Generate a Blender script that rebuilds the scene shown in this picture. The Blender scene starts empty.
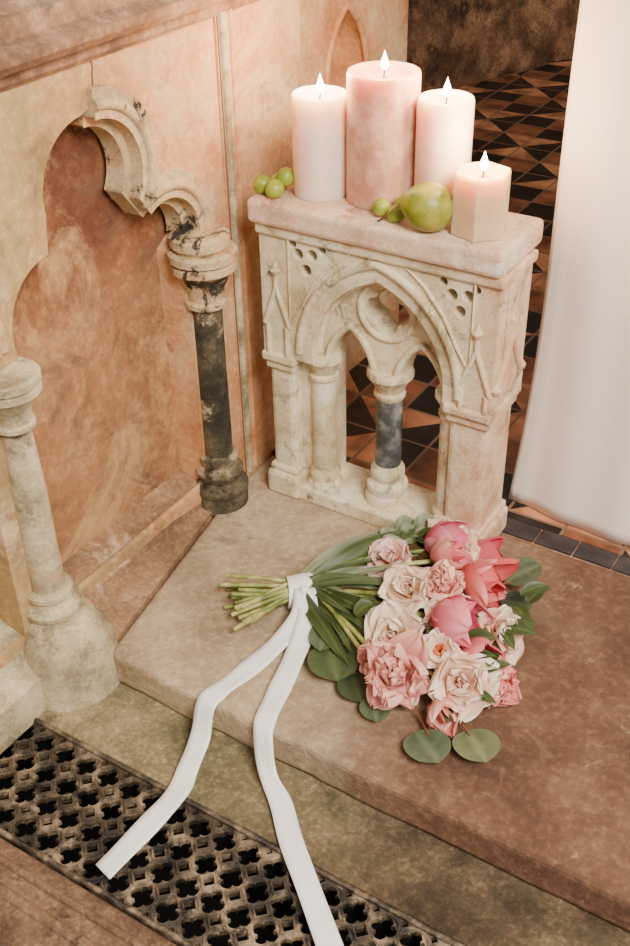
import bpy, math, random
from mathutils import Vector, Matrix
from mathutils import noise as mnoise
random.seed(7)
SC=bpy.context.scene
COL=SC.collection
PI=math.pi
# ---------------------------------------------------------------- materials
def srgb(r,g,b):
    f=lambda c:(c/255/12.92) if c/255<=.04045 else ((c/255+.055)/1.055)**2.4
    return (f(r),f(g),f(b),1)
def newmat(name):
    m=bpy.data.materials.new(name);m.use_nodes=True
    nt=m.node_tree;b=nt.nodes['Principled BSDF'];return m,nt,b
def stone(name,cols,scale=6,bump=.25,rough=.9,dirt=None,dscale=9,dlo=.52,dhi=.66,speck=.25,grad=None,dirt2=None,dirt3=None):
    m,nt,b=newmat(name);N=nt.nodes;L=nt.links
    geo=N.new('ShaderNodeNewGeometry')
    P=geo.outputs['Position']
    def noise(s,d=8,r=.6,dist=0,off=0):
        n=N.new('ShaderNodeTexNoise');n.inputs['Scale'].default_value=s;n.inputs['Detail'].default_value=d
        n.inputs['Roughness'].default_value=r;n.inputs['Distortion'].default_value=dist
        if off:
            mp=N.new('ShaderNodeMapping');mp.inputs['Location'].default_value=(off,off*1.7,off*.6);L.new(P,mp.inputs[0]);L.new(mp.outputs[0],n.inputs['Vector'])
        else:L.new(P,n.inputs['Vector'])
        return n.outputs['Fac']
    def ramp(fac,cs,lo=.3,hi=.7):
        r=N.new('ShaderNodeValToRGB');e=r.color_ramp.elements
        while len(e)<len(cs):e.new(.5)
        for i,c in enumerate(cs):
            e[i].position=lo+(hi-lo)*i/max(1,len(cs)-1);e[i].color=srgb(*c)
        L.new(fac,r.inputs[0]);return r.outputs[0]
    def mix(f,a,bb,mode='MIX'):
        x=N.new('ShaderNodeMix');x.data_type='RGBA';x.blend_type=mode
        if isinstance(f,float):x.inputs[0].default_value=f
        else:L.new(f,x.inputs[0])
        if isinstance(a,tuple):x.inputs[6].default_value=a
        else:L.new(a,x.inputs[6])
        if isinstance(bb,tuple):x.inputs[7].default_value=bb
        else:L.new(bb,x.inputs[7])
        return x.outputs[2]
    def mr(fac,lo,hi):
        x=N.new('ShaderNodeMapRange');x.interpolation_type='SMOOTHSTEP';x.inputs[1].default_value=lo;x.inputs[2].default_value=hi;L.new(fac,x.inputs[0]);return x.outputs[0]
    c=ramp(noise(scale),cols,.36,.64)
    if grad:
        ax,lo,hi,cs2=grad
        c2=ramp(noise(scale*1.3),cs2,.36,.64)
        sp=N.new('ShaderNodeSeparateXYZ');L.new(P,sp.inputs[0])
        ad=N.new('ShaderNodeMath');ad.operation='MULTIPLY_ADD';L.new(noise(4),ad.inputs[0]);ad.inputs[1].default_value=(hi-lo)*1.2;L.new(sp.outputs[ax],ad.inputs[2])
        c=mix(mr(ad.outputs[0],lo+(hi-lo)*.6,hi+(hi-lo)*.6),c,c2)
    c=mix(speck,c,ramp(noise(scale*14,4,.7),[(50,38,28),(140,130,120),(255,250,240)],.3,.7),'SOFT_LIGHT')
    for k,dd in enumerate((dirt3,dirt2)):
        if dd:c=mix(mr(noise(dd[1],10,.75,.8,3.3+4*k),dd[2],dd[3]),c,srgb(*dd[0]))
    if dirt:
        c=mix(mr(noise(dscale,12,.78,.2),dlo,dhi),c,srgb(*dirt))
    L.new(c,b.inputs['Base Color']);b.inputs['Roughness'].default_value=rough
    bp=N.new('ShaderNodeBump');bp.inputs['Strength'].default_value=bump;bp.inputs['Distance'].default_value=.01
    ad=N.new('ShaderNodeMath');ad.operation='MULTIPLY_ADD';L.new(noise(scale*4,10,.75),ad.inputs[0]);ad.inputs[1].default_value=1;L.new(noise(scale*25,6,.7),ad.inputs[2])
    L.new(ad.outputs[0],bp.inputs['Height']);L.new(bp.outputs[0],b.inputs['Normal'])
    return m
def plain(name,c,rough=.6,**kw):
    m,nt,b=newmat(name);b.inputs['Base Color'].default_value=srgb(*c);b.inputs['Roughness'].default_value=rough
    for k,v in kw.items():b.inputs[k.replace('_',' ')].default_value=v
    return m
M_wall=stone('wall_sandstone',[(156,130,90),(190,160,112),(206,166,120)],5,.3,dirt=(104,74,52),dscale=6,dlo=.56,dhi=.74,speck=.4,grad=(1,-.42,-.15,[(196,136,90),(214,162,116),(220,184,144)]),dirt2=((226,196,154),3.5,.52,.68),dirt3=((156,108,70),5,.55,.69))
M_panel=stone('panel_orange_stone',[(152,106,70),(178,130,88),(188,148,108)],4,.28,dirt=(88,62,44),dscale=5,dlo=.52,dhi=.70,speck=.4,grad=(2,.34,.62,[(104,62,42),(132,80,52),(162,104,70)]),dirt2=((202,158,108),3,.50,.66),dirt3=((122,88,62),6,.50,.65))  # vertical gradient paints the recess shading into the upper stone colour
M_pale=stone('limestone_pale',[(156,142,112),(200,184,150),(222,208,178)],13,.4,dirt=(98,84,60),dscale=15,dlo=.51,dhi=.69,speck=.5,dirt2=((198,154,116),6,.52,.67),dirt3=((122,116,86),9,.55,.68))
M_rib=stone('rib_weathered',[(182,158,122),(212,190,152),(220,172,128)],13,.4,dirt=(90,74,54),dscale=13,dlo=.53,dhi=.70,speck=.5,dirt2=((44,38,28),7,.56,.63))
M_sill=stone('sill_stone',[(134,102,74),(164,128,96),(192,158,124)],9,.35,dirt=(92,66,46),dscale=9,dlo=.53,dhi=.7,speck=.45,dirt2=((206,178,146),7,.55,.67))
M_base2=stone('base_black_weathered',[(74,66,52),(120,108,84),(196,178,144)],18,.5,dirt=(30,26,20),dscale=12,dlo=.46,dhi=.58,speck=.5)
M_shaftdark=stone('shaft_dark_weathered',[(44,40,32),(76,70,54),(122,108,82)],18,.45,dirt=(196,174,136),dscale=9,dlo=.54,dhi=.61,speck=.5)
M_marble=stone('marble_dark',[(54,54,54),(88,90,92),(140,138,134)],30,.1,rough=.35,dirt=(180,170,154),dscale=30,dlo=.57,dhi=.7)
M_coping=stone('coping_stone',[(116,84,64),(162,124,96),(200,162,132)],6,.35,dirt=(80,58,44),dscale=6,dlo=.52,dhi=.70,speck=.45)
M_slab=stone('slab_pink_stone',[(200,162,136),(224,192,166),(238,214,190)],9,.25,dirt=(156,114,90),dscale=15,dlo=.54,dhi=.71,speck=.45,dirt2=((240,222,200),8,.52,.66))
M_arc=stone('arcade_limestone',[(200,182,144),(234,220,188),(246,238,216)],11,.38,dirt=(104,86,54),dscale=19,dlo=.55,dhi=.70,speck=.5,grad=(0,.34,.44,[(212,170,138),(230,196,166),(238,212,188)]),dirt2=((208,172,130),9,.52,.65),dirt3=((150,138,98),12,.54,.66))
M_step=stone('step_stone',[(158,138,110),(188,166,136),(210,190,160)],5,.5,dirt=(110,92,70),dscale=5,dlo=.55,dhi=.75,speck=.45,grad=(0,.28,.58,[(102,70,52),(120,85,64),(140,104,80)]),dirt2=((200,170,138),16,.60,.74),dirt3=((146,118,90),6,.55,.7))
M_strip=stone('mossy_stone',[(126,116,84),(156,142,108),(188,168,134)],9,.55,dirt=(86,78,52),dscale=11,dlo=.51,dhi=.67,speck=.55,grad=(0,.2,.7,[(68,55,38),(94,76,55),(128,106,80)]))  # mossy stone; gradient to the right puts shadow into its colour
M_floorst=stone('floor_brown_stone',[(84,62,46),(114,86,65),(150,118,92)],10,.5,dirt=(56,40,30),dscale=12,speck=.5)
M_iron=stone('cast_iron',[(44,36,29),(92,77,60),(176,152,124)],26,.4,rough=.38,dirt=(24,19,15),dscale=20,dlo=.47,dhi=.61)  # lightest tan stop puts highlights into the iron's base colour
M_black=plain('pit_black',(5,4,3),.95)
M_rock=stone('back_wall_rock',[(88,62,45),(138,102,76),(190,146,112)],7,.9,dirt=(46,34,26),dscale=8,dlo=.50,dhi=.64,speck=.6)
M_joint=plain('mortar_dark',(110,78,54),.95)
# ---------------------------------------------------------------- geometry helpers
def link(o,parent=None):
    COL.objects.link(o)
    if parent:o.parent=parent
    return o
def empty(name):
    o=bpy.data.objects.new(name,None);return link(o)
def mesh(name,vs,fs,mat,parent=None,smooth=False):
    me=bpy.data.meshes.new(name);me.from_pydata([tuple(v) for v in vs],[],fs);me.update()
    if mat:me.materials.append(mat)
    if smooth:
        for p in me.polygons:p.use_smooth=True
    o=bpy.data.objects.new(name,me);return link(o,parent)
def bevel(o,w,s=2):
    m=o.modifiers.new('bevel','BEVEL');m.width=w;m.segments=s;m.limit_method='ANGLE';return o
def box(name,x0,x1,y0,y1,z0,z1,mat,parent=None,bv=.003):
    v=[(x,y,z) for x in(x0,x1) for y in(y0,y1) for z in(z0,z1)]
    f=[(0,1,3,2),(4,6,7,5),(0,4,5,1),(2,3,7,6),(0,2,6,4),(1,5,7,3)]
    o=mesh(name,v,f,mat,parent)
    if bv:bevel(o,bv)
    return o
def prism(name,poly,z0,z1,mat,parent=None,bv=0,seg=2):
    n=len(poly);v=[(x,y,z0) for x,y in poly]+[(x,y,z1) for x,y in poly]
    f=[tuple(range(n))[::-1],tuple(range(n,2*n))]+[(i,(i+1)%n,n+(i+1)%n,n+i) for i in range(n)]
    o=mesh(name,v,f,mat,parent)
    if bv:bevel(o,bv,seg)
    return o
def lathe(name,prof,c,mat,parent=None,seg=28,smooth=True,rot=0,axis=None,ang=35):
    v=[];f=[];n=len(prof)
    for j in range(seg):
        a=2*PI*j/seg+rot
        for r,z in prof:v.append(Vector((r*math.cos(a),r*math.sin(a),z)))
    for j in range(seg):
        k=(j+1)%seg
        for i in range(n-1):
            f.append((j*n+i,k*n+i,k*n+i+1,j*n+i+1))
    f.append(tuple(j*n for j in range(seg))[::-1]);f.append(tuple(j*n+n-1 for j in range(seg)))
    if axis:
        q=Vector((0,0,1)).rotation_difference(Vector(axis).normalized());v=[q@p for p in v]
    c=Vector(c);o=mesh(name,[p+c for p in v],f,mat,parent,smooth)
    if smooth:
        try:o.data.set_sharp_from_angle(angle=math.radians(ang))
        except Exception:pass
    return o
def bake_curve(cu,name,mat,M,parent,smooth=False):
    t=bpy.data.objects.new('tmp',cu);COL.objects.link(t);bpy.context.view_layer.update()
    dg=bpy.context.evaluated_depsgraph_get();me=bpy.data.meshes.new_from_object(t.evaluated_get(dg))
    bpy.data.objects.remove(t);me.transform(M)
    me.materials.clear();me.materials.append(mat)
    for p in me.polygons:p.use_smooth=smooth
    if smooth:
        try:me.set_sharp_from_angle(angle=math.radians(40))
        except Exception:pass
    o=bpy.data.objects.new(name,me);return link(o,parent)
MXZ=lambda y:Matrix(((1,0,0,0),(0,0,-1,y),(0,1,0,0),(0,0,0,1)))
MYZ=lambda x:Matrix(((0,0,1,x),(1,0,0,0),(0,1,0,0),(0,0,0,1)))
MXY=lambda z:Matrix.Translation((0,0,z))
def plate(name,polys,M,thick,mat,parent=None,bd=0):
    cu=bpy.data.curves.new(name,'CURVE');cu.dimensions='2D';cu.fill_mode='BOTH'
    cu.extrude=thick/2-bd;cu.bevel_depth=bd;cu.bevel_resolution=1;cu.offset=-bd
    for p in polys:
        s=cu.splines.new('POLY');s.points.add(len(p)-1)
        for i,(x,y) in enumerate(p):s.points[i].co=(x,y,0,1)
        s.use_cyclic_u=True
    return bake_curve(cu,name,mat,M,parent)
def tube(name,pts,r,mat,parent=None,cyc=False,rads=None,res=4,kind='POLY'):
    cu=bpy.data.curves.new(name,'CURVE');cu.dimensions='3D';cu.bevel_depth=r;cu.bevel_resolution=res;cu.use_fill_caps=True
    multi=pts if isinstance(pts[0][0],(tuple,list,Vector)) else [pts]
    for P in multi:
        s=cu.splines.new(kind);s.points.add(len(P)-1)
        for i,p in enumerate(P):
            s.points[i].co=(*p,1);s.points[i].radius=rads[i] if rads else 1
        s.use_cyclic_u=cyc
        if kind=='NURBS':s.order_u=3;s.use_endpoint_u=True;s.resolution_u=6
    return bake_curve(cu,name,mat,Matrix.Identity(4),parent,True)
def arcpts(cx,cz,r,a0,a1,n):
    return [(cx+r*math.cos(math.radians(a0+(a1-a0)*i/n)),cz+r*math.sin(math.radians(a0+(a1-a0)*i/n))) for i in range(n+1)]
def pointed(xc,a,zs,h,n=14):
    R=(h*h+a*a)/(2*a);t=math.acos((R-a)/R)
    L=[(xc-a+R-R*math.cos(t*i/n),zs+R*math.sin(t*i/n)) for i in range(n+1)]
    return L+[(2*xc-x,z) for x,z in L[:-1][::-1]]
# ---------------------------------------------------------------- LEFT WALL with trefoil blind arcade
XW=-.075
wall=empty('wall_left')
LA=(.143,.538);LB=(.012,.684)
def tre_right(cy,s=0,top=90):
    a=.088+s;b=.098+s;dx,dz=LB[0]-LA[0],LB[1]-LA[1];d=math.hypot(dx,dz);ang=math.degrees(math.atan2(dz,dx))
    if a+b<=d*1.005:e1,e2=ang-12,ang-180+14
    else:
        al=math.degrees(math.acos((d*d+a*a-b*b)/(2*a*d)));be=math.degrees(math.acos((d*d+b*b-a*a)/(2*b*d)))
        e1,e2=ang-max(al,12),ang-180+max(be,14)
    return arcpts(cy+LA[0],LA[1],a,-8,e1,14)+arcpts(cy+LB[0],LB[1],b,e2,top,18)
def tre_left(cy,s=0):
    r1=.088+s;r2=.092+s
    return (arcpts(cy-.100,.525,r1,185,92,10)+arcpts(cy,.683,r2,186,92,12))[::-1]
cys=[-.29,-.762]
holes=[]
for cy in cys:
    holes.append([(cy+.19,.045),(cy+.19,.50)]+tre_right(cy,.002)+tre_left(cy,.004)+[(cy-.19,.045)])
plate('wall_left_face',[[(-1.15,-.07),(.02,-.07),(.02,.845),(-1.15,.845)]]+holes,MYZ(XW-.035),.07,M_wall,wall)
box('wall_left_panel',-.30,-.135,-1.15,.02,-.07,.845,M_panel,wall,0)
for cy in cys:
    o=plate('archivolt',[tre_right(cy,-.012)+tre_right(cy,.030)[::-1]],MYZ(XW-.006),.034,M_rib,wall)
    bevel(o,.005,3)
    o=plate('archivolt_inner',[tre_right(cy,-.026)+tre_right(cy,-.008)[::-1]],MYZ(XW-.030),.034,M_rib,wall)
    bevel(o,.005,3)
    tube('archivolt_roll',[(XW+.010,y,z) for y,z in tre_right(cy,.008)],.0085,M_rib,wall)
    tube('archivolt_fillet',[(XW+.006,y,z) for y,z in tre_right(cy,.027)],.0045,M_rib,wall)
    tube('arch_inner_roll_left',[(XW-.044,y,z) for y,z in tre_left(cy,-.004)],.012,M_wall,wall)
box('wall_left_pier',-.30,XW+.004,.015,.250,-.07,.845,M_wall,wall,0)
tube('mortar_joint',[(XW,-.262,.846),(XW,-.259,.835),(XW,-.262,.825),(XW,-.263,.812)],.0012,M_joint,wall)
tube('corner_roll',[(XW+.004,.030,-.0),(XW+.004,.030,.85)],.007,M_pale,wall)
tube('corner_groove',[(XW+.0035,.019,0),(XW+.0035,.019,.845)],.002,M_joint,wall)
tube('corner_roll_thin',[(XW+.004,.052,0),(XW+.004,.052,.85)],.004,M_wall,wall)
nz=pointed(.455,.075,.64,.135)
plate('niche_block',[[(.25,-.07),(.70,-.07),(.70,.845),(.25,.845)],[(.53,.10)]+nz[::-1]+[(.38,.10)]],MYZ(-.10-.03),.06,M_wall,wall)
box('niche_back',-.30,-.155,.25,.70,-.07,.845,M_wall,wall,0)
tube('niche_rib',[(-.10,y,z) for y,z in [(.38,.1)]+nz+[(.53,.1)]],.006,M_wall,wall)
prof=[(-.60,.845),(XW+.004,.845),(XW+.010,.852),(XW+.010,.862),(XW+.022,.868),(XW+.030,.878),(XW+.030,.890),(XW+.018,.896),(XW+.006,.900),(XW+.004,.925),(XW-.02,.935),(-.60,.945)]
v=[(x,-1.2,z) for x,z in prof]+[(x,.72,z) for x,z in prof];n=len(prof)
mesh('coping',v,[tuple(range(n)),tuple(range(n,2*n))[::-1]]+[(i,n+i,n+(i+1)%n,(i+1)%n) for i in range(n)],M_coping,wall)
def sill(y0,y1,xf0,xf1,mat):
    v=[(-.14,y0,.062),(-.14,y1,.062),(-.085,y0,.045),(-.085,y1,.045),(-.07,y0,.028),(-.078,y1,.028),(xf0,y0,.0),(xf1,y1,.0),(-.14,y0,-.07),(-.14,y1,-.07),(xf0,y0,-.07),(xf1,y1,-.07)]
    f=[(0,2,3,1),(2,4,5,3),(4,6,7,5),(6,10,11,7),(8,9,11,10),(0,8,10,6,4,2),(1,3,5,7,11,9),(0,1,9,8)]
    return mesh('sloped_sill',v,f,mat,wall)
sill(-.50,-.02,.02,-.075,M_sill);sill(-1.1,-.56,-.03,-.03,M_pale)
tube('sill_moulding',[(-.084,-.50,.044),(-.084,-.02,.044)],.006,M_wall,wall)
capP=[(.030,0),(.036,.004),(.036,.012),(.031,.016),(.033,.035),(.044,.058),(.050,.066),(.056,.070),(.056,.080),(.050,.084),(.058,.088),(.058,.100),(.053,.104)]
def column(name,y,zb,zt,shaftmat,base,mat,mb,k=1,cx=-.063):
    e=wall;c=(cx,y,0)
    lathe(name+'_capital',[(r*k,z*k+zt-.11*k) for r,z in capP],c,mat,e,32)
    lathe(name+'_shaft',[(.027,zb),(.026,(zb+zt)/2),(.026*k,zt-.10)],c,shaftmat,e,28)
    lathe(name+'_base',base,c,mb,e,32)
b2=[(.050,-.005),(.050,.020),(.047,.026),(.052,.034),(.052,.042),(.044,.050),(.039,.056),(.043,.064),(.044,.074),(.037,.082),(.033,.088),(.036,.096),(.036,.104),(.028,.110)]
column('nook_far',-.072,.10,.515,M_shaftdark,b2,M_rib,M_base2)
lathe('nook_far_impost',[(.044,.508),(.050,.516),(.050,.530),(.040,.536)],(-.066,-.072,0),M_rib,wall,28)
b1=[(.038,.06),(.040,.068),(.046,.073),(.048,.082),(.044,.088),(.036,.092),(.034,.10),(.038,.105),(.038,.113),(.028,.118)]
column('nook_near',-.516,.10,.500,M_pale,b1,M_pale,M_pale,.84,-.067)
lathe('nook_near_plinth',[(.088,-.07),(.086,-.02),(.080,0.012),(.068,.033),(.060,.045),(.055,.058),(.042,.068)],(-.052,-.518,0),M_pale,wall,16,True,PI/16,ang=28)
# ---------------------------------------------------------------- floors / step
fe=[(.022,-.499)]+[(x_*.01,-.500+.0045*mnoise.noise(Vector((x_*.09,0,0)))+.0025*mnoise.noise(Vector((x_*.41,5,0)))) for x_ in range(4,150,2)]
step=prism('stone_step',fe+[(1.5,-.500),(1.5,.104),(-.066,.104),(-.066,-.02)],-.066,0,M_step,None,.011,3)
fl=empty('floor')
box('mossy_strip',-.6,1.5,-.620,-.490,-.30,-.066,M_strip,fl,.006)
box('step_bed',-.6,1.5,-.490,.104,-.30,-.067,M_strip,fl,0)
box('lower_front',-.6,1.5,-1.3,-.808,-.30,-.070,M_floorst,fl,.004)
tube('front_moulding',[(-.6,-.835,-.070),(1.5,-.835,-.070)],.006,M_floorst,fl)
tube('front_moulding_b',[(-.6,-.87,-.072),(1.5,-.87,-.072)],.009,M_floorst,fl)
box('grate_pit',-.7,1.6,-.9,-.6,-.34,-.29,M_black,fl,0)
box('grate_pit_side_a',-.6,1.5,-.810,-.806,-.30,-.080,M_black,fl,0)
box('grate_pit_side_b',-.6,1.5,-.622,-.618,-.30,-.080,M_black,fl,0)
box('grate_pit_end',-.7,-.55,-.82,-.6,-.30,-.070,M_floorst,fl,0)
box('grate_pit_end_b',1.35,1.5,-.82,-.6,-.30,-.070,M_floorst,fl,0)
def tilemat():
    m,nt,b=newmat('encaustic_tiles');N=nt.nodes;L=nt.links
    g=N.new('ShaderNodeNewGeometry');mp=N.new('ShaderNodeMapping');L.new(g.outputs['Position'],mp.inputs[0]);mp.inputs['Location'].default_value=(.03,.05,.013)
    mp2=N.new('ShaderNodeMapping');mp2.inputs['Rotation'].default_value=(0,0,PI/4);L.new(mp.outputs[0],mp2.inputs[0])
    a=N.new('ShaderNodeTexChecker');a.inputs['Scale'].default_value=9.0;L.new(mp.outputs[0],a.inputs[0]);a.inputs[1].default_value=srgb(34,26,21);a.inputs[2].default_value=srgb(150,92,64)
    c=N.new('ShaderNodeTexChecker');c.inputs['Scale'].default_value=12.73/2;L.new(mp2.outputs[0],c.inputs[0]);c.inputs[1].default_value=srgb(42,32,26);c.inputs[2].default_value=srgb(206,138,98)
    br=N.new('ShaderNodeTexBrick');br.offset=0;br.inputs['Scale'].default_value=1;br.inputs['Brick Width'].default_value=.1111;br.inputs['Row Height'].default_value=.1111;br.inputs['Mortar Size'].default_value=.003;L.new(mp.outputs[0],br.inputs['Vector'])
    ch=N.new('ShaderNodeTexChecker');ch.inputs['Scale'].default_value=4.5;L.new(mp.outputs[0],ch.inputs[0])
    x=N.new('ShaderNodeMix');x.data_type='RGBA';L.new(ch.outputs['Fac'],x.inputs[0]);L.new(a.outputs[0],x.inputs[6]);L.new(c.outputs[0],x.inputs[7])
    n=N.new('ShaderNodeTexNoise');n.inputs['Scale'].default_value=12;n.inputs['Detail'].default_value=8;L.new(g.outputs['Position'],n.inputs['Vector'])
    r=N.new('ShaderNodeValToRGB');r.color_ramp.elements[0].color=(.35,.35,.35,1);r.color_ramp.elements[1].color=(1.15,1.15,1.15,1);r.color_ramp.elements[0].position=.38;r.color_ramp.elements[1].position=.62;L.new(n.outputs['Fac'],r.inputs[0])
    y=N.new('ShaderNodeMix');y.data_type='RGBA';y.blend_type='MULTIPLY';y.inputs[0].default_value=.9;L.new(x.outputs[2],y.inputs[6]);L.new(r.outputs[0],y.inputs[7])
    z=N.new('ShaderNodeMix');z.data_type='RGBA';L.new(br.outputs['Fac'],z.inputs[0]);L.new(y.outputs[2],z.inputs[6]);z.inputs[7].default_value=srgb(130,102,80)
    L.new(z.outputs[2],b.inputs['Base Color']);b.inputs['Roughness'].default_value=.4
    return m
M_tile=tilemat()
box('tile_field',-3,3,.152,4.6,-.14,-.002,M_tile,fl,0)
M_btile=stone('border_tile_black',[(40,36,38),(58,52,52),(76,66,62)],20,.1,rough=.5)
bt=[];bf=[]
for i in range(26):
    x0=-.3+i*.072;b=len(bt)
    for x in(x0+.0015,x0+.0705):
        for y in(.1065,.1495):
            for z in(-.03,.0):bt.append((x,y,z))
    bf+=[tuple(b+k for k in q) for q in[(0,1,3,2),(4,6,7,5),(0,4,5,1),(2,3,7,6),(0,2,6,4),(1,5,7,3)]]
bevel(mesh('border_tiles',bt,bf,M_btile,fl),.0015)
box('border_bed',-.6,1.6,.104,.152,-.14,-.004,M_coping,fl,0)
wb=box('wall_back',-3,3,4.3,4.5,-.1,2.4,M_rock,None,0)
p0,p1=Vector((-1.30,1.35)),Vector((-.42,3.75));dd=(p1-p0).normalized();nn=Vector((-dd.y,dd.x))
rv=[];rf=[];NA,NB=60,30
for i in range(NA+1):
    for j in range(NB+1):
        q=p0+dd*((p1-p0).length*i/NA);z=-.05+2.0*j/NB
        o=.035*mnoise.fractal(Vector((q.x*5,q.y*5,z*5)),1.,2.,4)
        rv.append((q.x-nn.x*o,q.y-nn.y*o,z))
for i in range(NA):
    for j in range(NB):a=i*(NB+1)+j;rf.append((a,a+NB+1,a+NB+2,a+1))
mesh('wall_side_rubble',rv,rf,M_rock,None)
# ---------------------------------------------------------------- cast iron grate
def rect(x0,x1,y0,y1):return [(x0,y0),(x1,y0),(x1,y1),(x0,y1)]
def cross(cx,cy,s):
    out=[]
    for k in range(4):
        a=k*PI/2
        for (px,py) in [(.40,-.40),(.60,-.46),(.88,-.28),(1.0,0),(.88,.28),(.60,.46),(.40,.40)]:
            out.append((cx+s*(px*math.cos(a)-py*math.sin(a)),cy+s*(px*math.sin(a)+py*math.cos(a))))
    return out
def ngon(cx,cy,r,n,rot=0):return [(cx+r*math.cos(2*PI*i/n+rot),cy+r*math.sin(2*PI*i/n+rot)) for i in range(n)]
gy0,gy1=-.806,-.622
polys=[rect(-.54,1.34,gy0,gy1)]
c=.0425;nx=int(1.84/c);ny=4;oy=gy0+.007
for i in range(nx):
    for j in range(ny):
        cx=-.52+c*(i+.5);cy=oy+c*(j+.5)
        polys.append(cross(cx,cy,.0184))
        if j<ny-1 and i<nx-1:
            polys.append(ngon(cx+c/2,cy+c/2,.0090,4,0))
    polys.append(ngon(-.52+c*(i+1),oy+.002,.0055,4,0));polys.append(ngon(-.52+c*(i+1),oy+c*ny-.002,.0055,4,0))
grate=empty('cast_iron_floor_grate')
plate('grate_plate',polys,MXY(-.076),.010,M_iron,grate,.0010)
rings=[];dia=[]
for i in range(nx-1):
    for j in range(ny-1):
        cx=-.52+c*(i+1);cy=oy+c*(j+1)
        rings.append([(p[0],p[1],-.0685) for p in ngon(cx,cy,.0125,4,0)])
for i in range(nx):
    for j in range(ny):
        cx=-.52+c*(i+.5);cy=oy+c*(j+.5)
        dia.append([(p[0],p[1],-.0700) for p in ngon(cx,cy,.0205,16,0)])
tube('grate_lozenges',rings,.0026,M_iron,grate,True,res=1)
tube('grate_lattice',dia,.0018,M_iron,grate,True,res=1)
tube('grate_edge',[[(-.54,gy0+.003,-.067),(1.34,gy0+.003,-.067)],[(-.54,gy1-.003,-.067),(1.34,gy1-.003,-.067)]],.004,M_iron,grate)
# ---------------------------------------------------------------- ARCADE PANEL
sc=empty('gothic_stone_arcade_panel')
XC=.224;D=.1175
def capital(x,y,z0,z1,r0,r1,name='capital',mat=M_arc,seg=24):
    h=z1-z0
    lathe(name,[(r0,z0),(r0+.004,z0+.1*h),(r0+.004,z0+.2*h),(r0,z0+.28*h),(r0+.3*(r1-r0),z0+.5*h),(r1*.93,z0+.72*h),(r1,z0+.78*h),(r1,z0+.9*h),(r1*.95,z1)],(x,y,0),mat,sc,seg)
def base(x,y,z0,z1,r0,r1,name='base',seg=24):
    h=z1-z0
    lathe(name,[(r1,z0),(r1,z0+.2*h),(r1*.9,z0+.3*h),(r1*.95,z0+.42*h),(r1*.93,z0+.5*h),(r0+.25*(r1-r0),z0+.62*h),(r0+.45*(r1-r0),z0+.75*h),(r0+.4*(r1-r0),z0+.88*h),(r0,z1)],(x,y,0),M_arc,sc,seg)
ia=pointed(XC,.122,.318,.165)
frame=[(0,.300),(XC-.122,.300)]+ia+[(XC+.122,.300),(.432,.300),(.432,.537),(0,.537)]
dots=[]
for cx,cz in((.090,.487),(.366,.482)):
    for dx,dz in((-.014,.012),(.013,.015),(.001,-.013)):
        dots.append(ngon(cx+dx,cz+dz,.0095,14))
for cx,cz in((.122,.515),(.337,.512),(.392,.510),(.066,.515)):dots.append(ngon(cx,cz,.007,12))
plate('spandrel_front',[frame]+dots,MXZ(.014),.028,M_arc,sc,.0015)
plate('spandrel_core',[frame],MXZ(.075),.085,M_arc,sc)
def lanc(cx):return pointed(cx,.040,.290,.078,8)
ta=pointed(XC,.126,.318,.17)
quat=[]
for k in range(4):
    ccx=XC+.021*math.cos(math.radians(90*k));ccz=.418+.021*math.sin(math.radians(90*k))
    quat+=arcpts(ccx,ccz,.0195,90*k-85,90*k+85,8)
lL=lanc(XC-.067);lR=lanc(XC+.067)
tr=[(XC-.126,.285)]+[(XC-.107,.285)]+lL+[(XC-.027,.285),(XC+.027,.285)]+lR+[(XC+.107,.285),(XC+.126,.285)]+ta[::-1]
plate('tracery',[tr,quat],MXZ(.058),.050,M_arc,sc,.003)
f3=lambda pts,y:[(x,y,z) for x,z in pts]
tube('arch_roll_outer',f3(pointed(XC,.150,.318,.196),.0),.0075,M_arc,sc)
tube('arch_roll_mid',f3(pointed(XC,.134,.318,.179),.006),.0065,M_arc,sc)
tube('arch_roll_inner',f3(pointed(XC,.122,.318,.165),.020),.007,M_arc,sc)
for cx in(XC-.067,XC+.067):
    tube('lancet_roll',f3(pointed(cx,.046,.290,.086),.032),.006,M_arc,sc)
tube('oculus_ring',f3(ngon(XC,.418,.050,28),.034),.006,M_arc,sc,True)
for s in(0,1):
    m=(lambda x:x) if s==0 else (lambda x:2*XC-x)
    tri=[(m(.058),.524),(m(.178),.524),(m(.142),.497),(m(.107),.455),(m(.084),.410),(m(.058),.37)]
    tube('spandrel_moulding',f3([p for p in tri],.0),.0035,M_arc,sc,True)
box('cornice',-.004,.438,-.006,D+.006,.522,.540,M_arc,sc,.004)
def pier(x0,x1):
    box('pier_shaft',x0+.006,x1-.006,.006,D-.006,.045,.30,M_arc,sc,.009)
    box('pier_cap_low',x0+.002,x1-.002,.0,D,.270,.284,M_arc,sc,.004)
    box('pier_cap',x0-.003,x1+.003,-.006,D+.004,.286,.304,M_arc,sc,.005)
    box('pier_base_top',x0+.001,x1-.001,.0,D,.05,.064,M_arc,sc,.005)
    box('pier_base',x0-.003,x1+.003,-.007,D+.004,0,.050,M_arc,sc,.007)
pier(.0,.062);pier(.352,.432)
for x,xa,xb in((.098,.055,.110),(.352,.340,.380)):
    box('inner_respond',xa,xb,.03,.10,.0,.30,M_arc,sc,.004)
    lathe('respond_shaft',[(.0225,.06),(.0225,.27)],(x,.040,0),M_arc,sc)
    capital(x,.040,.255,.306,.0225,.034,'respond_capital');base(x,.040,.0,.07,.0225,.036,'respond_base')
lathe('marble_shaft',[(.0235,.10),(.0235,.262)],(XC,.052,0),M_marble,sc,32)
capital(XC,.052,.248,.306,.024,.041,'centre_capital');base(XC,.052,.028,.112,.024,.040,'centre_base')
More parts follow.
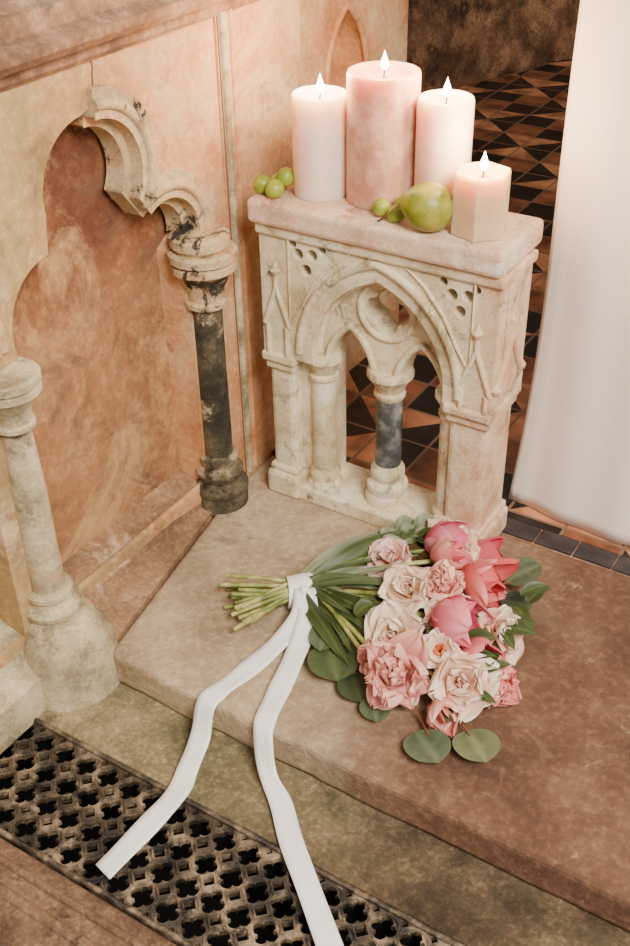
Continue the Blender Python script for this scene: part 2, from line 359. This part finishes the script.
box('sill_slab',.05,.37,.0,D,.0,.030,M_arc,sc,.004)
def gablet(x0,x1,z0,z1,y):
    xm=(x0+x1)/2
    tube('gablet',[[(x0,y,z0),(xm,y,z1)],[(x1,y,z0),(xm,y,z1)]],.0045,M_arc,sc)
    tube('gablet_shaft',[[(x0+.006,y,.304),(x0+.006,y,z0)],[(x1-.006,y,.304),(x1-.006,y,z0)],[(xm,y,z1-.005),(xm,y,z1+.03)]],.0045,M_arc,sc)
    lathe('finial',[(.002,0),(.008,.006),(.010,.012),(.005,.018),(.001,.026)],(xm,y,z1+.02),M_arc,sc,10)
gablet(.006,.056,.36,.43,-.001)
gablet(.372,.428,.335,.410,-.001)
for y0,y1 in((.008,.105),):
    ym=(y0+y1)/2;X=.433
    tube('end_gablet',[[(X,y0,.335),(X,ym,.42)],[(X,y1,.335),(X,ym,.42)],[(X,y0,.30),(X,y0,.335)],[(X,y1,.30),(X,y1,.335)],[(X,ym,.42),(X,ym,.45)]],.0055,M_arc,sc)
    for yy in(y0,y1):lathe('finial_side',[(.003,0),(.009,.006),(.010,.012),(.004,.02),(.001,.03)],(X,yy,.335),M_arc,sc,10)
slab=box('slab_top',-.014,.434,-.014,.148,.540,.5812,M_slab,sc,.009)
slab.modifiers['bevel'].segments=3
# ---------------------------------------------------------------- candles
def wax(name,c,c2=None):
    m,nt,b=newmat(name);N=nt.nodes;L=nt.links
    n=N.new('ShaderNodeTexNoise');n.inputs['Scale'].default_value=30;n.inputs['Detail'].default_value=8;n.inputs['Roughness'].default_value=.7
    g=N.new('ShaderNodeNewGeometry');L.new(g.outputs['Position'],n.inputs['Vector'])
    r=N.new('ShaderNodeValToRGB');r.color_ramp.elements[0].position=.44;r.color_ramp.elements[1].position=.68
    r.color_ramp.elements[0].color=srgb(*c);r.color_ramp.elements[1].color=srgb(*(c2 or c));L.new(n.outputs['Fac'],r.inputs[0]);L.new(r.outputs[0],b.inputs['Base Color'])
    b.inputs['Roughness'].default_value=.45;b.inputs['Subsurface Weight'].default_value=.7;b.inputs['Subsurface Radius'].default_value=(1,.55,.3);b.inputs['Subsurface Scale'].default_value=.05
    return m
m,nt,b=newmat('flame');b.inputs['Base Color'].default_value=(0,0,0,1);b.inputs['Emission Color'].default_value=(1,.76,.42,1);b.inputs['Emission Strength'].default_value=34;M_flame=m
M_wick=plain('wick',(30,20,14),.9)
def candle(name,x,y,r,h,mat,seg=48):
    e=empty(name);z=.5812;rot=PI/6+.25 if seg==6 else 0
    lathe('wax_body',[(r*.97,z),(r,z+.003),(r,z+h-.006),(r*.97,z+h-.001),(r*.92,z+h),(r*.86,z+h-.002),(r*.78,z+h-.008),(r*.3,z+h-.010),(.002,z+h-.0105)],(x,y,0),mat,e,seg,seg!=6,rot)
    tube('wick',[(x,y,z+h-.012),(x+.001,y,z+h),(x+.002,y,z+h+.004)],.0011,M_wick,e)
    lathe('flame',[(.0010,0),(.0044,.002),(.0064,.006),(.0060,.011),(.0040,.017),(.0017,.023),(.0003,.028)],(x+.001,y,z+h),M_flame,e,14)
    l=bpy.data.lights.new(name+'_glow','POINT');l.energy=2.6;l.color=(1,.68,.38);l.shadow_soft_size=.014
    lo=bpy.data.objects.new('flame_light',l);lo.location=(x,y,z+h+.042);link(lo,e)
candle('pillar_candle',.081,.066,.044,.160,wax('wax_blush',(244,218,200),(252,230,216)))
candle('pillar_candle.001',.178,.092,.056,.1995,wax('wax_dusty_rose',(200,146,122),(230,190,168)))
candle('pillar_candle.002',.2785,.100,.0425,.172,wax('wax_pink',(244,210,190),(250,222,204)))
candle('hexagonal_candle',.369,.045,.0435,.0946,wax('wax_cream',(214,180,140),(230,200,162)),6)
# ---------------------------------------------------------------- fruit
def fruitmat(name,cs,sc_=30,dirt=None):
    m=stone(name,cs,sc_,.04,rough=.38,speck=.15,dirt=dirt,dscale=60,dlo=.58,dhi=.68);b=m.node_tree.nodes['Principled BSDF']
    b.inputs['Subsurface Weight'].default_value=.15;b.inputs['Subsurface Scale'].default_value=.01;return m
M_grape=fruitmat('grape_green',[(118,136,34),(170,180,66)]);M_pear=fruitmat('pear_green',[(108,116,28),(146,146,46),(178,164,72)],26,(112,86,38))
def grape(c,r=.0145):
    return lathe('grape_berry',[(r*math.sin(PI*i/12)+.0003,-r*1.1*math.cos(PI*i/12)) for i in range(13)],c,M_grape,None,20,ang=80,axis=(.5,.3,.6))
gl=empty('green_grapes')
for c_ in((-.000,.018,.5962),(.029,.010,.5962),(.018,.040,.5962),(.033,.036,.6085)):grape(c_).parent=gl
gr=empty('green_grapes.001')
for c_ in((.214,.027,.5962),(.238,.050,.5962),(.244,.018,.5952)):grape(c_,.0132).parent=gr
pe=empty('green_pear')
pp=[(.0005,-.034),(.006,-.0355),(.014,-.036),(.026,-.029),(.034,-.016),(.037,-.002),(.035,.012),(.030,.022),(.023,.030),(.017,.036),(.011,.042),(.0005,.044)]
lathe('pear_body',pp,(.300,.014,.6180),M_pear,pe,32,ang=80,axis=(-.80,-.45,.25))
tube('pear_stalk',[(.268,-.004,.628),(.254,-.014,.612),(.240,-.016,.598),(.226,-.006,.588)],.0016,plain('stalk',(110,80,40)),pe,kind='NURBS')
# ---------------------------------------------------------------- drape
def clothmat():
    m,nt,b=newmat('cloth_blush_white');N=nt.nodes;L=nt.links
    g=N.new('ShaderNodeNewGeometry');n=N.new('ShaderNodeTexNoise');n.inputs['Scale'].default_value=260;L.new(g.outputs['Position'],n.inputs['Vector'])
    n2=N.new('ShaderNodeTexNoise');n2.inputs['Scale'].default_value=5;L.new(g.outputs['Position'],n2.inputs['Vector'])
    r=N.new('ShaderNodeValToRGB');r.color_ramp.elements[0].color=srgb(254,230,212);r.color_ramp.elements[1].color=srgb(255,243,232);L.new(n2.outputs['Fac'],r.inputs[0]);L.new(r.outputs[0],b.inputs['Base Color'])
    bp=N.new('ShaderNodeBump');bp.inputs['Strength'].default_value=.35;bp.inputs['Distance'].default_value=.002;L.new(n.outputs['Fac'],bp.inputs['Height']);L.new(bp.outputs[0],b.inputs['Normal'])
    b.inputs['Roughness'].default_value=.85;b.inputs['Sheen Weight'].default_value=.3
    return m
NX,NZ=90,60;v=[];f=[]
for j in range(NZ+1):
    t=j/NZ;z=.003+1.5*t
    xl=.403+.038*(1-math.exp(-2.6*t))+.004*math.sin(9*t)
    for i in range(NX+1):
        s=i/NX;x=xl+s*(1.15-xl)
        y=.180+.011*math.sin(s*15+1.0+.5*math.sin(3*t))*(.35+.65*(1-t))+.004*math.sin(s*37+2*t)+.006*math.sin(t*5+s*6)
        if s<.03:y+=.010*(1-s/.03)
        v.append((x,y,z))
for j in range(NZ):
    for i in range(NX):a=j*(NX+1)+i;f.append((a,a+1,a+NX+2,a+NX+1))
cl=mesh('white_drape',v,f,clothmat(),None,True);sm=cl.modifiers.new('s','SOLIDIFY');sm.thickness=.0015
# ---------------------------------------------------------------- BOUQUET
random.seed(7)
bq=empty('flower_bouquet')
def attrmat(name,rough=.55,trans=.25):
    m,nt,b=newmat(name);N=nt.nodes;L=nt.links
    a=N.new('ShaderNodeAttribute');a.attribute_name='Col';L.new(a.outputs['Color'],b.inputs['Base Color']);b.inputs['Roughness'].default_value=rough
    t=N.new('ShaderNodeBsdfTranslucent');L.new(a.outputs['Color'],t.inputs[0]);x=N.new('ShaderNodeMixShader');x.inputs[0].default_value=trans
    o=N['Material Output'];L.new(b.outputs[0],x.inputs[1]);L.new(t.outputs[0],x.inputs[2]);L.new(x.outputs[0],o.inputs[0]);return m
M_petal=attrmat('petal',.5,.16);M_leaf=attrmat('leaf',.5,.08)
class MB:
    def __init__(s):s.v=[];s.f=[];s.c=[]
    def grid(s,P,C):
        b=len(s.v);n=len(P);m=len(P[0])
        for r,cr in zip(P,C):
            for p,c in zip(r,cr):s.v.append(p);s.c.append(c)
        for i in range(n-1):
            for j in range(m-1):a=b+i*m+j;s.f.append((a,a+1,a+m+1,a+m))
    def make(s,name,mat,parent,th=.0006):
        o=mesh(name,s.v,s.f,mat,parent,True);at=o.data.color_attributes.new('Col','FLOAT_COLOR','POINT')
        for i,c in enumerate(s.c):at.data[i].color=c
        md=o.modifiers.new('sub','SUBSURF');md.levels=1;md.render_levels=1
        return o
def lerp(a,b,t):return tuple(a[i]+(b[i]-a[i])*t for i in range(4))
def petal(mb,c,ax,ref,phi,L,W,t0,t1,cup,ruf,c0,c1,r0=.002,nu=8,nv=8,seed=0):
    az=ax;ex=(ref-az*ref.dot(az)).normalized();ey=az.cross(ex)
    er=ex*math.cos(phi)+ey*math.sin(phi);et=az.cross(er)
    r=r0;z=0;P=[];C=[];rd=random.Random(seed);ph=rd.random()*6;k=rd.uniform(4,7);sk=rd.uniform(-.25,.25);dk=rd.uniform(.82,1.04)
    for i in range(nu+1):
        u=i/nu;th=t0+(t1-t0)*u
        if i:r+=math.sin(th)*L/nu;z+=math.cos(th)*L/nu
        w=W*(math.sin(PI*min(1,(.12+.88*u**.8))*.93)**.6)*(1-.15*u)
        if u>.75:w*=math.sqrt(max(.10,1-((u-.75)/.25)**2*.8))
        row=[];cr=[]
        for j in range(nv+1):
            v_=-1+2*j/nv
            nrm=(-er*math.cos(th)+az*math.sin(th))
            p=c+er*r+az*z+et*(w*v_+sk*W*u*u)+nrm*(cup*w*v_*v_*.8)
            p+=nrm*(ruf*L*u*u*math.sin(k*v_*1.6+ph+u*3))+er*(ruf*.6*L*u*u*math.sin(k*2.3*v_+ph*2))
            if i==nu:p+=er*math.sin(th)*ruf*.5*L*math.sin(9*v_+ph)+az*math.cos(th)*ruf*.5*L*math.sin(9*v_+ph)
            row.append(p);tt=min(1,max(0,u**1.4+.12*abs(v_)+rd.uniform(-.10,.10)));cc=lerp(c0,c1,tt);cr.append((cc[0]*dk,cc[1]*dk*dk,cc[2]*dk*dk,1))
        P.append(row);C.append(cr)
    mb.grid(P,C)
def flower(name,c,ax,layers,seed=1):
    rd=random.Random(seed);mb=MB();c=Vector(c);ax=Vector(ax).normalized();ref=Vector((0,0,1)) if abs(ax.z)<.9 else Vector((1,0,0))
    for (n,L,W,t0,t1,cup,ruf,c0,c1,off) in layers:
        ph=rd.random()*6
        for k in range(n):
            s=rd.uniform(.82,1.16)
            petal(mb,c+ax*off,ax,ref,ph+2*PI*k/n+rd.uniform(-.25,.25),L*s,W*s,t0+rd.uniform(-.12,.12),t1+rd.uniform(-.3,.3),cup,ruf,c0,c1,seed=rd.random())
    return mb.make(name,M_petal,bq)
S=srgb
def peony(name,c,ax,R,cin,cout,seed,rose=(214,70,86)):
    a,b_=S(*cin),S(*cout);d=S(*rose);m_=lerp(a,b_,.5)
    flower(name,c,ax,[(6,R*1.1,R*.60,.9,1.35,.35,.15,a,b_,-R*.20),(7,R*1.05,R*.52,.6,.95,.45,.19,a,b_,-R*.14),(7,R*.98,R*.46,.45,.5,.5,.22,a,b_,-R*.08),(7,R*.88,R*.38,.3,.15,.6,.26,d,b_,-R*.04),(6,R*.78,R*.32,.15,-.1,.7,.3,d,b_,0),(5,R*.66,R*.26,0,-.25,.8,.32,d,m_,R*.02),(5,R*.5,R*.18,-.1,-.2,.9,.3,d,b_,R*.05)],seed)
def openrose(name,c,ax,R,cin,cout,seed,rose=(240,150,110)):
    a,b_=S(*cin),S(*cout);d=S(*rose)
    flower(name,c,ax,[(5,R*1.22,R*.80,.95,1.4,.35,.13,a,b_,-R*.18),(5,R*1.05,R*.74,.8,.9,.45,.15,a,b_,-R*.10),(4,R*.85,R*.6,.6,.35,.55,.16,a,b_,-R*.04),(4,R*.6,R*.40,.4,0,.6,.18,d,b_,0),(4,R*.36,R*.2,.2,-.2,.7,.2,d,a,R*.03)],seed)
def tulip(name,c,ax,L,cin,cout,seed,op=.0):
    a,b_=S(*cin),S(*cout)
    flower(name,c,ax,[(3,L,L*.44,1.02+op,-.18+op,.7,.055,a,b_,0),(3,L*.97,L*.42,.94+op,-.24+op,.75,.055,b_,a,.001),(2,L*.8,L*.3,.6,-.3,.75,.03,a,a,.002)],seed)
def daffy(name,c,ax,R,cin,cout,seed,cup=(244,196,110)):
    a,b_=S(*cin),S(*cout)
    flower(name,c,ax,[(6,R*1.05,R*.6,1.0,1.35,.3,.14,a,b_,-R*.05),(6,R*.85,R*.5,.75,.95,.4,.17,a,b_,0),(6,R*.45,R*.24,.2,.5,.6,.2,S(236,150,80),S(*cup),R*.05)],seed)
CR=(254,240,216);CB=(250,216,178)
peony('peony_pink',(.462,-.352,.054),(.10,-.62,.72),.056,(198,78,82),(248,190,174),11,(160,44,58))
openrose('lisianthus_cream',(.548,-.312,.045),(.25,-.55,.75),.050,(248,192,158),(255,238,216),12,(240,146,110))
peony('lisianthus_pink_edge',(.588,-.280,.034),(.7,-.4,.45),.038,(230,104,108),(250,170,158),13)
tulip('tulip_pink_low',(.460,-.235,.088),(.85,-.12,.05),.092,(224,92,120),(248,160,170),14,.08)
tulip('tulip_coral',(.452,-.125,.076),(.9,-.02,.10),.092,(232,92,98),(250,160,150),15,.10)
peony('rose_blush',(.445,-.175,.082),(.05,-.45,.85),.045,(238,130,112),(252,200,180),16,(220,92,90))
tulip('tulip_rose',(.368,-.085,.078),(.85,.25,.25),.084,(222,92,126),(248,172,186),17,.14)
openrose('bloom_cream_back',(.385,-.036,.055),(.1,.05,.95),.044,CB,CR,18,(240,170,110))
openrose('bloom_blush_small',(.338,-.140,.066),(-.2,-.35,.85),.036,(242,180,160),(253,226,212),19,(228,120,116))
openrose('bloom_cream_low',(.425,-.290,.060),(-.1,-.6,.75),.042,CB,CR,20,(236,136,76))
openrose('bloom_cream_centre',(.405,-.210,.085),(.0,-.45,.85),.036,CB,CR,21,(232,146,86))
openrose('bloom_cream_right',(.552,-.192,.050),(.7,-.25,.6),.042,(250,196,166),CR,22,(236,136,96))
daffy('rose_shell',(.500,-.290,.066),(.2,-.5,.8),.034,(248,200,170),CR,23,(244,140,80))
tulip('tulip_pale',(.400,-.125,.092),(.75,.2,.35),.066,(234,128,130),(250,198,186),24,.14)
tulip('tulip_pink_back',(.520,-.250,.055),(.8,-.3,.1),.072,(220,82,104),(246,146,148),25,.12)
openrose('bloom_blush_mid',(.490,-.210,.060),(.3,-.4,.8),.038,(246,168,140),(254,224,204),26,(230,116,96))
tulip('tulip_hot_back',(.420,-.048,.045),(.85,.15,.1),.075,(220,80,104),(246,146,152),27,.12)
openrose('bloom_cream_top',(.425,-.075,.078),(.3,-.2,.9),.036,CB,CR,28,(244,156,90))
peony('peony_small_low',(.415,-.325,.040),(-.4,-.6,.6),.030,(206,96,94),(246,184,168),29,(174,58,66))
tulip('tulip_blush_end',(.53,-.345,.030),(.5,-.8,.1),.055,(240,148,128),(254,214,196),30,.12)
# leaves
def leaf(mb,a,m_,b,W,up,c0,c1,fold=.25,round_=False,wav=.0,nu=10,nv=6):
    a,m_,b=Vector(a),Vector(m_),Vector(b);up=Vector(up);P=[];C=[]
    for i in range(nu+1):
        u=i/nu;p=a*(1-u)**2+m_*2*u*(1-u)+b*u*u;d=(m_-a)*(1-u)+(b-m_)*u;d.normalize()
        sd=d.cross(up).normalized();nn=sd.cross(d)
        w=W*(math.sqrt(max(.0009,1-(2*u-1)**2)) if round_ else max(.03,math.sin(PI*(.06+.94*u)**.85)**.8))
        row=[];cr=[]
        for j in range(nv+1):
            v_=-1+2*j/nv;row.append(p+sd*w*v_+nn*(fold*w*v_*v_+wav*W*math.sin(u*9+v_*2)));cr.append(lerp(c0,c1,min(1,abs(v_)*.5+random.random()*.4)))
            if j==nv//2:cr[-1]=lerp(c0,c1,1)
        P.append(row);C.append(cr)
    mb.grid(P,C)
g1,g2=S(38,52,26),S(86,100,52);s1,s2=S(84,94,70),S(148,152,120);e1,e2=S(56,70,48),S(104,116,86)
mb=MB()
T=(.225,-.245,.03)
for b_,w,k,up in [((.355,-.020,.060),.016,.05,(.2,-.5,.8)),((.300,-.050,.055),.012,.03,(0,-.4,.8)),((.335,-.060,.070),.013,.04,(.1,-.4,.8)),((.300,-.110,.060),.010,.03,(0,-.5,.8)),
    ((.350,-.165,.075),.010,.04,(0,-.5,.8)),((.390,-.200,.080),.011,.03,(0,-.4,.9)),((.360,-.250,.050),.012,.02,(0,-.4,.9)),((.400,-.300,.050),.012,.02,(0,-.4,.9)),((.370,-.330,.030),.012,.02,(.1,-.3,.9)),((.430,-.050,.03),.014,.02,(0,-.3,.9)),((.39,.0,.05),.012,.05,(.3,-.3,.9)),((.41,-.27,.06),.010,.03,(.3,-.6,.6)),((.33,-.19,.05),.010,.03,(-.3,-.6,.6)),((.38,-.35,.02),.014,.03,(-.3,-.6,.6)),((.40,-.31,.04),.010,.02,(-.5,-.6,.5)),((.42,-.24,.05),.008,.04,(.5,-.6,.5)),((.37,-.11,.07),.009,.03,(-.5,-.3,.7)),((.36,-.21,.06),.008,.04,(.5,-.6,.5)),((.35,-.28,.05),.008,.04,(-.6,-.5,.5))]:
    b_=Vector(b_);t=Vector(T);mm=(t+b_)/2+Vector((random.uniform(-.02,.02),random.uniform(-.02,.02),k));leaf(mb,t+Vector((random.uniform(-.02,.02),random.uniform(-.01,.01),.005)),mm,b_,w,up,random.choice([g1,s1,g1]),random.choice([g2,s2,g2]),.4,wav=.18)
for a,b_,w in [((.300,-.105,.05),(.320,-.055,.065),.020),((.325,-.09,.06),(.355,-.035,.06),.022),((.345,-.06,.05),(.400,.005,.045),.020),((.31,-.13,.06),(.345,-.10,.08),.018),((.33,-.06,.06),(.38,-.005,.07),.022),((.30,-.07,.06),(.34,-.02,.06),.018)]:
    a,b_=Vector(a),Vector(b_);leaf(mb,a,(a+b_)/2+Vector((0,0,.015)),b_,w,(-.3,-.5,.8),s1,s2,.5,wav=.3)
for i in range(70):
    x=random.uniform(.34,.57);y=-.19+random.uniform(-.15,.14)-(x-.45)*.2;an=random.uniform(-1.4,1.4);l=random.uniform(.03,.06)
    a=Vector((x,y,random.uniform(.02,.075)));b_=a+Vector((l*math.cos(an),l*math.sin(an),random.uniform(-.01,.025)))
    leaf(mb,a,(a+b_)/2+Vector((0,0,.01)),b_,random.uniform(.008,.015),(0,-.3,.9),g1,g2,.3)
mb.make('foliage',M_leaf,bq)
mb=MB()
def eu(c,d,r,z=.004,c0=e1,c1=e2,asp=1.0,tip=.0):
    c=Vector(c);d=Vector((d[0],d[1],0)).normalized();a=c-d*r*asp;b_=c+d*r*asp;a.z=c.z;b_.z=c.z+tip
    leaf(mb,a,(a+b_)/2+Vector((0,0,.004)),b_,r,(0,0,1),c0,c1,.12,True)
eu((.548,-.420,.010),(.75,-.5),.034,tip=.006);eu((.608,-.385,.012),(.75,-.65),.034,c0=S(76,88,56),c1=S(126,132,94),tip=.008)
eu((.522,-.020,.022),(.5,.6),.032,tip=.02);eu((.536,-.075,.012),(.8,.1),.026,c0=S(44,58,44),c1=S(74,88,66))
eu((.350,-.350,.018),(.6,-.7),.040,c0=S(46,60,34),c1=S(90,104,64));eu((.312,-.312,.026),(.3,-.9),.024,asp=1.5)
eu((.405,-.372,.012),(.7,-.7),.03,c0=S(38,52,32),c1=S(70,84,50));eu((.45,-.395,.012),(.5,-.8),.024)
eu((.40,.02,.04),(.4,.8),.026,tip=.02,c0=S(110,116,90),c1=S(146,146,116),asp=1.3)
mb.make('eucalyptus_leaves',M_leaf,bq)
M_stem=stone('stems_green',[(90,102,42),(144,148,76),(200,192,132)],25,.05,rough=.5,speck=.1)
M_stemb=plain('stems_red',(140,76,50),.5)
heads=[(.462,-.352,.04),(.548,-.318,.03),(.462,-.235,.06),(.460,-.128,.06),(.448,-.172,.06),(.375,-.085,.065),(.385,-.05,.05),(.345,-.14,.055),(.44,-.262,.05),(.405,-.215,.07),(.545,-.2,.04),(.505,-.29,.05),(.405,-.12,.08),(.36,-.02,.05),(.32,-.06,.05),(.40,-.33,.03),(.37,-.25,.05),(.36,-.19,.06),(.33,-.10,.05),(.42,-.02,.03),(.38,-.29,.04),(.35,-.22,.05),(.48,-.21,.05),(.42,-.05,.04)]
P=[]
for i,h in enumerate(heads):
    q=random.random();ex=.104+.090*q+random.uniform(-.018,.018);ey=-.292-.076*q+random.uniform(-.012,.012);ez=.006+random.random()*.038
    tx=.225+random.uniform(-.010,.010);ty=-.245+random.uniform(-.014,.014);tz=.012+random.random()*.034
    P.append([(ex,ey,ez),((ex+tx)/2,(ey+ty)/2,(ez+tz)/2+.003),(tx,ty,tz),((tx+h[0])/2,(ty+h[1])/2,(tz+h[2])/2+.018),h])
tube('stems',P,.0038,M_stem,bq,kind='NURBS',res=3)
tube('eucalyptus_twigs',[[(.45,-.33,.02),(.50,-.365,.02),(.540,-.400,.014)],[(.50,-.33,.02),(.56,-.345,.018),(.592,-.372,.016)],[(.30,-.27,.03),(.33,-.31,.03),(.345,-.335,.02)],[(.48,-.10,.03),(.50,-.06,.025),(.515,-.035,.025)]],.0014,M_stemb,bq,kind='NURBS')
# ---------------------------------------------------------------- ribbon
m,nt,b=newmat('satin_white');b.inputs['Base Color'].default_value=srgb(250,247,244);b.inputs['Roughness'].default_value=.35;b.inputs['Sheen Weight'].default_value=.4
N=nt.nodes;L=nt.links;w=N.new('ShaderNodeTexNoise');w.inputs['Scale'].default_value=500;bp=N.new('ShaderNodeBump');bp.inputs['Strength'].default_value=.05;L.new(w.outputs['Fac'],bp.inputs['Height']);L.new(bp.outputs[0],b.inputs['Normal']);M_rib_s=m
rb=empty('satin_ribbon')
def catmull(pts,n=10):
    pts=[Vector(p) for p in pts];Q=[pts[0]*2-pts[1]]+pts+[pts[-1]*2-pts[-2]];out=[]
    for i in range(1,len(Q)-2):
        for k in range(n):
            t=k/n;a,b_,c_,d=Q[i-1:i+3];out.append(.5*((2*b_)+(c_-a)*t+(2*a-5*b_+4*c_-d)*t*t+(3*b_-a-3*c_+d)*t**3))
    out.append(pts[-1]);return out
def ribbon(name,pts,W,sides):
    P=catmull(pts);S_=catmull(sides);v=[];f=[];n=len(P)
    for i,(p,s) in enumerate(zip(P,S_)):
        s=s.normalized()
        for j in range(5):
            q=(j-2)/2;v.append(p+s*W*.5*q+Vector((0,0,.0015*math.sin(i*.4)*q+.001*abs(q))))
    for i in range(n-1):
        for j in range(4):a=i*5+j;f.append((a,a+1,a+6,a+5))
    o=mesh(name,v,f,M_rib_s,rb,True);md=o.modifiers.new('s','SOLIDIFY');md.thickness=.0008;return o
ribbon('tail_long',[(.243,-.262,.052),(.258,-.300,.030),(.250,-.360,.012),(.238,-.430,.007),(.226,-.485,.007),(.222,-.510,-.002),(.228,-.535,-.040),(.238,-.580,-.058),(.252,-.625,-.058),(.252,-.690,-.058),(.247,-.783,-.058)],.034,
    [(.9,.3,.1),(.9,.3,0),(.9,.1,0),(.95,.0,0),(1,0,0),(1,0,0),(1,0,.0),(1,0,0),(1,.1,0),(1,.0,0),(1,-.25,0)])
ribbon('tail_short',[(.243,-.258,.052),(.272,-.300,.030),(.290,-.370,.012),(.306,-.440,.007),(.318,-.488,.007),(.328,-.512,-.002),(.350,-.537,-.040),(.392,-.565,-.058),(.438,-.610,-.058),(.498,-.660,-.058),(.588,-.735,-.058)],.034,
    [(.9,.3,.2),(.9,.3,0),(.95,.2,0),(1,.1,0),(1,0,0),(1,0,0),(1,.1,.0),(.85,.5,0),(.8,.6,0),(.8,.6,0),(.8,.6,0)])
ad=Vector((.085,.075,0)).normalized()
band=[];bf=[]
q=ad;sd=Vector((0,0,1)).cross(q);ns=28
for k in range(4):
    off=(k-1.5)*.009;r=.0270+.0008*k;b0=len(band)
    for i in range(ns):
        a=2*PI*i/ns
        for t,rr in((-.011,0),(-.006,.0012),(0,.0006),(.006,.0014),(.011,0)):
            band.append(Vector((.225,-.245,.0285))+q*(off+t)+sd*(r+rr)*math.cos(a)+Vector((0,0,1))*(r+rr)*.92*math.sin(a)+q*.003*math.sin(a+k))
    for i in range(ns):
        for j in range(4):a=b0+i*5+j;c_=b0+((i+1)%ns)*5+j;bf.append((a,a+1,c_+1,c_))
mesh('tie_band',band,bf,M_rib_s,rb,True)
lathe('knot',[(.001,-.008),(.007,-.006),(.010,0),(.007,.006),(.001,.008)],(.243,-.262,.050),M_rib_s,rb,14,axis=(.5,.5,.3),ang=80)
# ---------------------------------------------------------------- lights
def area(name,loc,tgt,size,e,col):
    l=bpy.data.lights.new(name,'AREA');l.size=size;l.energy=e;l.color=col;o=bpy.data.objects.new(name,l);o.location=loc
    o.rotation_euler=(Vector(tgt)-Vector(loc)).to_track_quat('-Z','Y').to_euler();link(o)
area('key_area_light',(2.1,-1.5,2.5),(.2,-.2,.1),1.0,165,(1,.95,.86))  # unseen soft key light, above and to the right of the camera
w=bpy.data.worlds.new('World');SC.world=w;w.use_nodes=True;bg=w.node_tree.nodes['Background'];bg.inputs[0].default_value=(1,.90,.78,1);bg.inputs[1].default_value=.52
# ---------------------------------------------------------------- camera
cd=bpy.data.cameras.new('camera');cd.sensor_width=36;cd.lens=41.4;co=bpy.data.objects.new('camera',cd);co.location=(.9773,-1.3760,1.2268);co.rotation_euler=(.9555,.0163,.5557);link(co);SC.camera=co
cd.clip_start=.01
